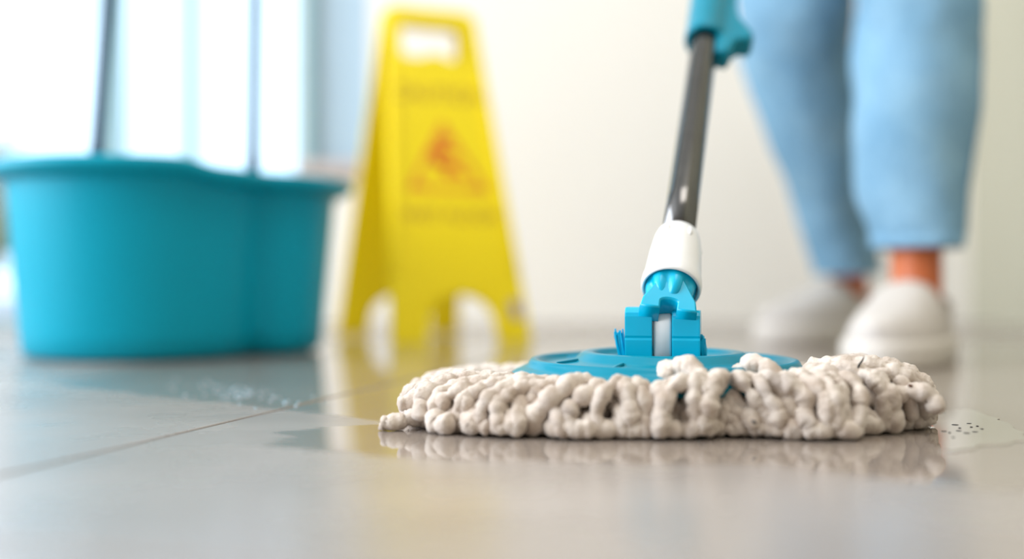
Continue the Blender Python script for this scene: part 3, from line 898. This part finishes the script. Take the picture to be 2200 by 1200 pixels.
def shoe(ankle, d):
    d = Vector((d[0], d[1], 0)).normalized(); l = Vector((-d.y, d.x, 0))
    o = Vector((ankle[0], ankle[1], 0))
    n = 40
    def outl(s, grow=0.0):
        # half width along the shoe, s in metres from the ankle axis (heel -0.07 .. toe 0.19)
        t = (s + 0.07)/0.26
        base = 0.034 + 0.013*math.sin(PI*min(1, max(0, (t-0.15)/0.95)))
        e = 1.0
        if t < 0.14: e = math.sqrt(max(0, 1 - ((0.14-t)/0.14)**2))
        if t > 0.74: e = math.sqrt(max(0, 1 - ((t-0.74)/0.26)**2.3))
        return (base + grow)*e
    def top(s):
        pts = [(-0.07, 0.072), (-0.05, 0.078), (-0.02, 0.070), (0.02, 0.074), (0.045, 0.092), (0.065, 0.090), (0.10, 0.076), (0.14, 0.063), (0.17, 0.056), (0.19, 0.046)]
        for (a, x), (b, y) in zip(pts, pts[1:]):
            if a <= s <= b:
                t = (s-a)/(b-a); t = t*t*(3-2*t)*0.5 + t*0.5
                return x + (y-x)*t
        return pts[-1][1] if s > 0 else pts[0][1]
    S_ = [-0.0695 + 0.259*0.5*(1-math.cos(PI*k/34)) for k in range(35)]
    root = None
    rings = []
    for s in S_:
        hw = max(0.001, outl(s)); h = top(s)
        ring = []
        for j in range(n):
            a = 2*PI*j/n; ca, sa = math.cos(a), math.sin(a)
            yy = hw*math.copysign(abs(ca)**0.8, ca); zz = 0.020 + (h-0.020)*(max(0, sa)**0.85) if sa >= 0 else 0.020 + 0.010*sa
            ring.append(o + d*s + l*yy + Vector((0, 0, zz)))
        rings.append(ring)
    V, Fc = loft(rings)
    up = mesh('shoe', V, Fc, MAT['shoe'], person)
    # sole
    pts = []
    S2 = [-0.073 + 0.267*0.5*(1-math.cos(PI*k/30)) for k in range(31)]
    right = [(s, -max(0.0006, outl(min(0.1895, max(-0.0698, s*0.975)), 0.0045))) for s in S2]
    left = [(s, -y) for s, y in reversed(right)]
    rings = []
    for g, z in ((0.93, 0.0), (0.985, 0.0015), (1.0, 0.005), (1.0, 0.021), (0.985, 0.027), (0.94, 0.0285)):
        rings.append([o + d*(0.06 + (s-0.06)*(1 - (1-g)*0.4)) + l*y*g + Vector((0, 0, z)) for s, y in right + left])
    V, Fc = loft(rings)
    mesh('sole', V, Fc, MAT['sole'], up)
    # collar around the opening
    pts = []
    for k in range(33):
        a = 2*PI*k/32; s = -0.008 + 0.052*math.cos(a); y = 0.033*math.sin(a)
        pts.append(o + d*s + l*y + Vector((0, 0, top(max(-0.069, s)) - 0.004 - 0.012*abs(math.sin(a))**2)))
    V, Fc = tube(pts, [0.0045]*len(pts), 8)
    mesh('collar', V, Fc, MAT['shoe'], up)
shoe((0.474, 1.253), (-0.55, -0.835))
shoe((0.522, 1.632), (-0.86, -0.50))

# ------------------------------------------------------------------ small things
# twig stuck in the strands, grit on the strands
bpy.context.view_layer.update()
DG = bpy.context.evaluated_depsgraph_get()
def on_mop(x, y):
    # nearest strand surface along a sight line
    d = (px(x, y, 1.0) - Vector((0, 0, CAM_H))).normalized()
    hit, loc, nor, idx, ob, mt = S.ray_cast(DG, Vector((0, 0, CAM_H)), d)
    return (loc, nor) if hit and loc.y < 0.95 else None
h_ = None
for yy in range(788, 860, 4):
    h_ = on_mop(1845, yy)
    if h_: break
tw = h_[0]
V, Fc = tube([tw + Vector((-0.0012, 0, -0.003)), tw + Vector((0, 0, 0.001)), tw + Vector((0.0022, 0, 0.0040)), tw + Vector((0.0032, 0, 0.0062))], [0.0004, 0.0006, 0.0006, 0.0003], 6)
tag(mesh('twig', V, Fc, MAT['twig'], smooth=True), 'tiny black twig sticking up out of the cream strands on the right', 'twig')
for (gx, gy, gr, lab) in ((1795, 822, 0.0013, 'small brown crumb of grit on the strands below the twig'), (1957, 828, 0.0016, 'dark brown crumb of grit near the right end of the mop'), (1620, 905, 0.0015, 'grey-green crumb of dirt low on the front strands')):
    h_ = on_mop(gx, gy)
    if not h_: continue
    V, Fc = tube([h_[0] + Vector((-gr, 0, gr*0.4)), h_[0] + Vector((-gr*0.3, -gr*0.3, 0)), h_[0] + Vector((gr*0.5, 0, -gr*0.5)), h_[0] + Vector((gr, 0, -gr))], [gr*0.3, gr*0.7, gr*0.6, gr*0.2], 7)
    tag(mesh('grit_crumb', V, Fc, MAT['brown'] if gx != 1620 else MAT['speck'], smooth=False), lab, 'grit', 'grit caught in the mop')
# thin film of water at the mop's right end
def blob(name, pts, z, h, mat, parent=None):
    c = sum(pts, Vector())/len(pts)
    rings = [[Vector((p.x, p.y, z)) for p in pts], [Vector((p.x, p.y, z)) + (c-p).normalized()*0.0006 + Vector((0, 0, h*0.7)) for p in pts], [Vector((p.x, p.y, z)) + (c-p).normalized()*0.002 + Vector((0, 0, h)) for p in pts]]
    V, Fc = loft(rings)
    return mesh(name, V, Fc, mat, parent, smooth=False)
ol = [(1995, 948), (2000, 900), (2030, 886), (2075, 880), (2120, 890), (2165, 910), (2200, 935), (2210, 948), (2170, 950), (2130, 957), (2080, 966), (2030, 970)]
dense = []
for i in range(len(ol)):
    p0, p1, p2, p3 = [Vector(fl(*ol[(i+k) % len(ol)])) for k in (-1, 0, 1, 2)]
    for k in range(8):
        t = k/8
        q = 0.5*((2*p1) + (-p0+p2)*t + (2*p0-5*p1+4*p2-p3)*t*t + (-p0+3*p1-3*p2+p3)*t**3)
        q = q + Vector((nz(q, 60, 2.2), nz(q, 60, 7.9), 0))*0.006; q.z = 0
        dense.append(q)
tag(blob('water_puddle', dense, 0.00005, 0.0005, MAT['water']), 'thin shiny film of water on the tile beyond the right end of the mop', 'puddle')
specks = [(2028, 928, 7), (2040, 931, 4), (2060, 927, 7), (2077, 932, 8), (2095, 929, 7), (2087, 919, 4), (2110, 923, 5), (2052, 914, 8), (2082, 911, 6), (2062, 921, 3), (2048, 941, 5), (2100, 917, 4)]
places = ['first dark speck from the mop in the nearest row on the wet tile', 'small second dark speck from the mop in the nearest wet row', 'third dark speck from the mop in the nearest row on wet tile',
          'largest dark speck, fourth from the mop in the nearest wet row', 'fifth and outermost dark speck of the nearest row on wet tile', 'small dark speck just behind the fourth speck of the row',
          'rightmost dark speck on the wet tile, outside the row', 'wide dark speck behind the row, closest to the strands', 'dark speck farthest back on the wet tile', 'tiniest dark speck between the row and the back specks',
          'lone dark speck lying in front of the row', 'small dark speck behind the outermost speck of the row']
for si, (sx, sy, sr) in enumerate(specks):  # dark blobs stand in for dry spots that miss the film's bright reflection
    c = fl(sx, sy); r_ = sr*c.y/F_PX
    pts = [c + Vector((math.cos(2*PI*k/14)*r_*(1 + 0.25*nz((k, sx, 0), 0.7)), math.sin(2*PI*k/14)*r_*1.0, 0)) for k in range(14)]
    o = blob('dry_spot', pts, 0.0005, 0.0004, MAT['speck'])
    tag(o, places[si], 'speck', 'dry spots in the water film')
# fine droplets on the floor in front of the bucket
V = []; Fc = []
for k in range(80):
    x = rnd.gauss(500, 75); y = 846 + rnd.gauss(0, 10) + (x-500)*0.09
    c = fl(x, y); r_ = rnd.uniform(0.0006, 0.0018)
    rings = [[c + Vector((math.cos(2*PI*j/8)*r_*q, math.sin(2*PI*j/8)*r_*q, z*r_ + 0.0001)) for j in range(8)] for q, z in ((1, 0), (0.9, 0.35), (0.55, 0.6), (0.1, 0.7))]
    v, f = loft(rings); i = len(V); V += v; Fc += [tuple(q + i for q in ff) for ff in f]
tag(mesh('water_droplets', V, Fc, MAT['foam']), 'fine sparkling droplets sprinkled on the tile in front of the bucket', 'droplets', kind='stuff')
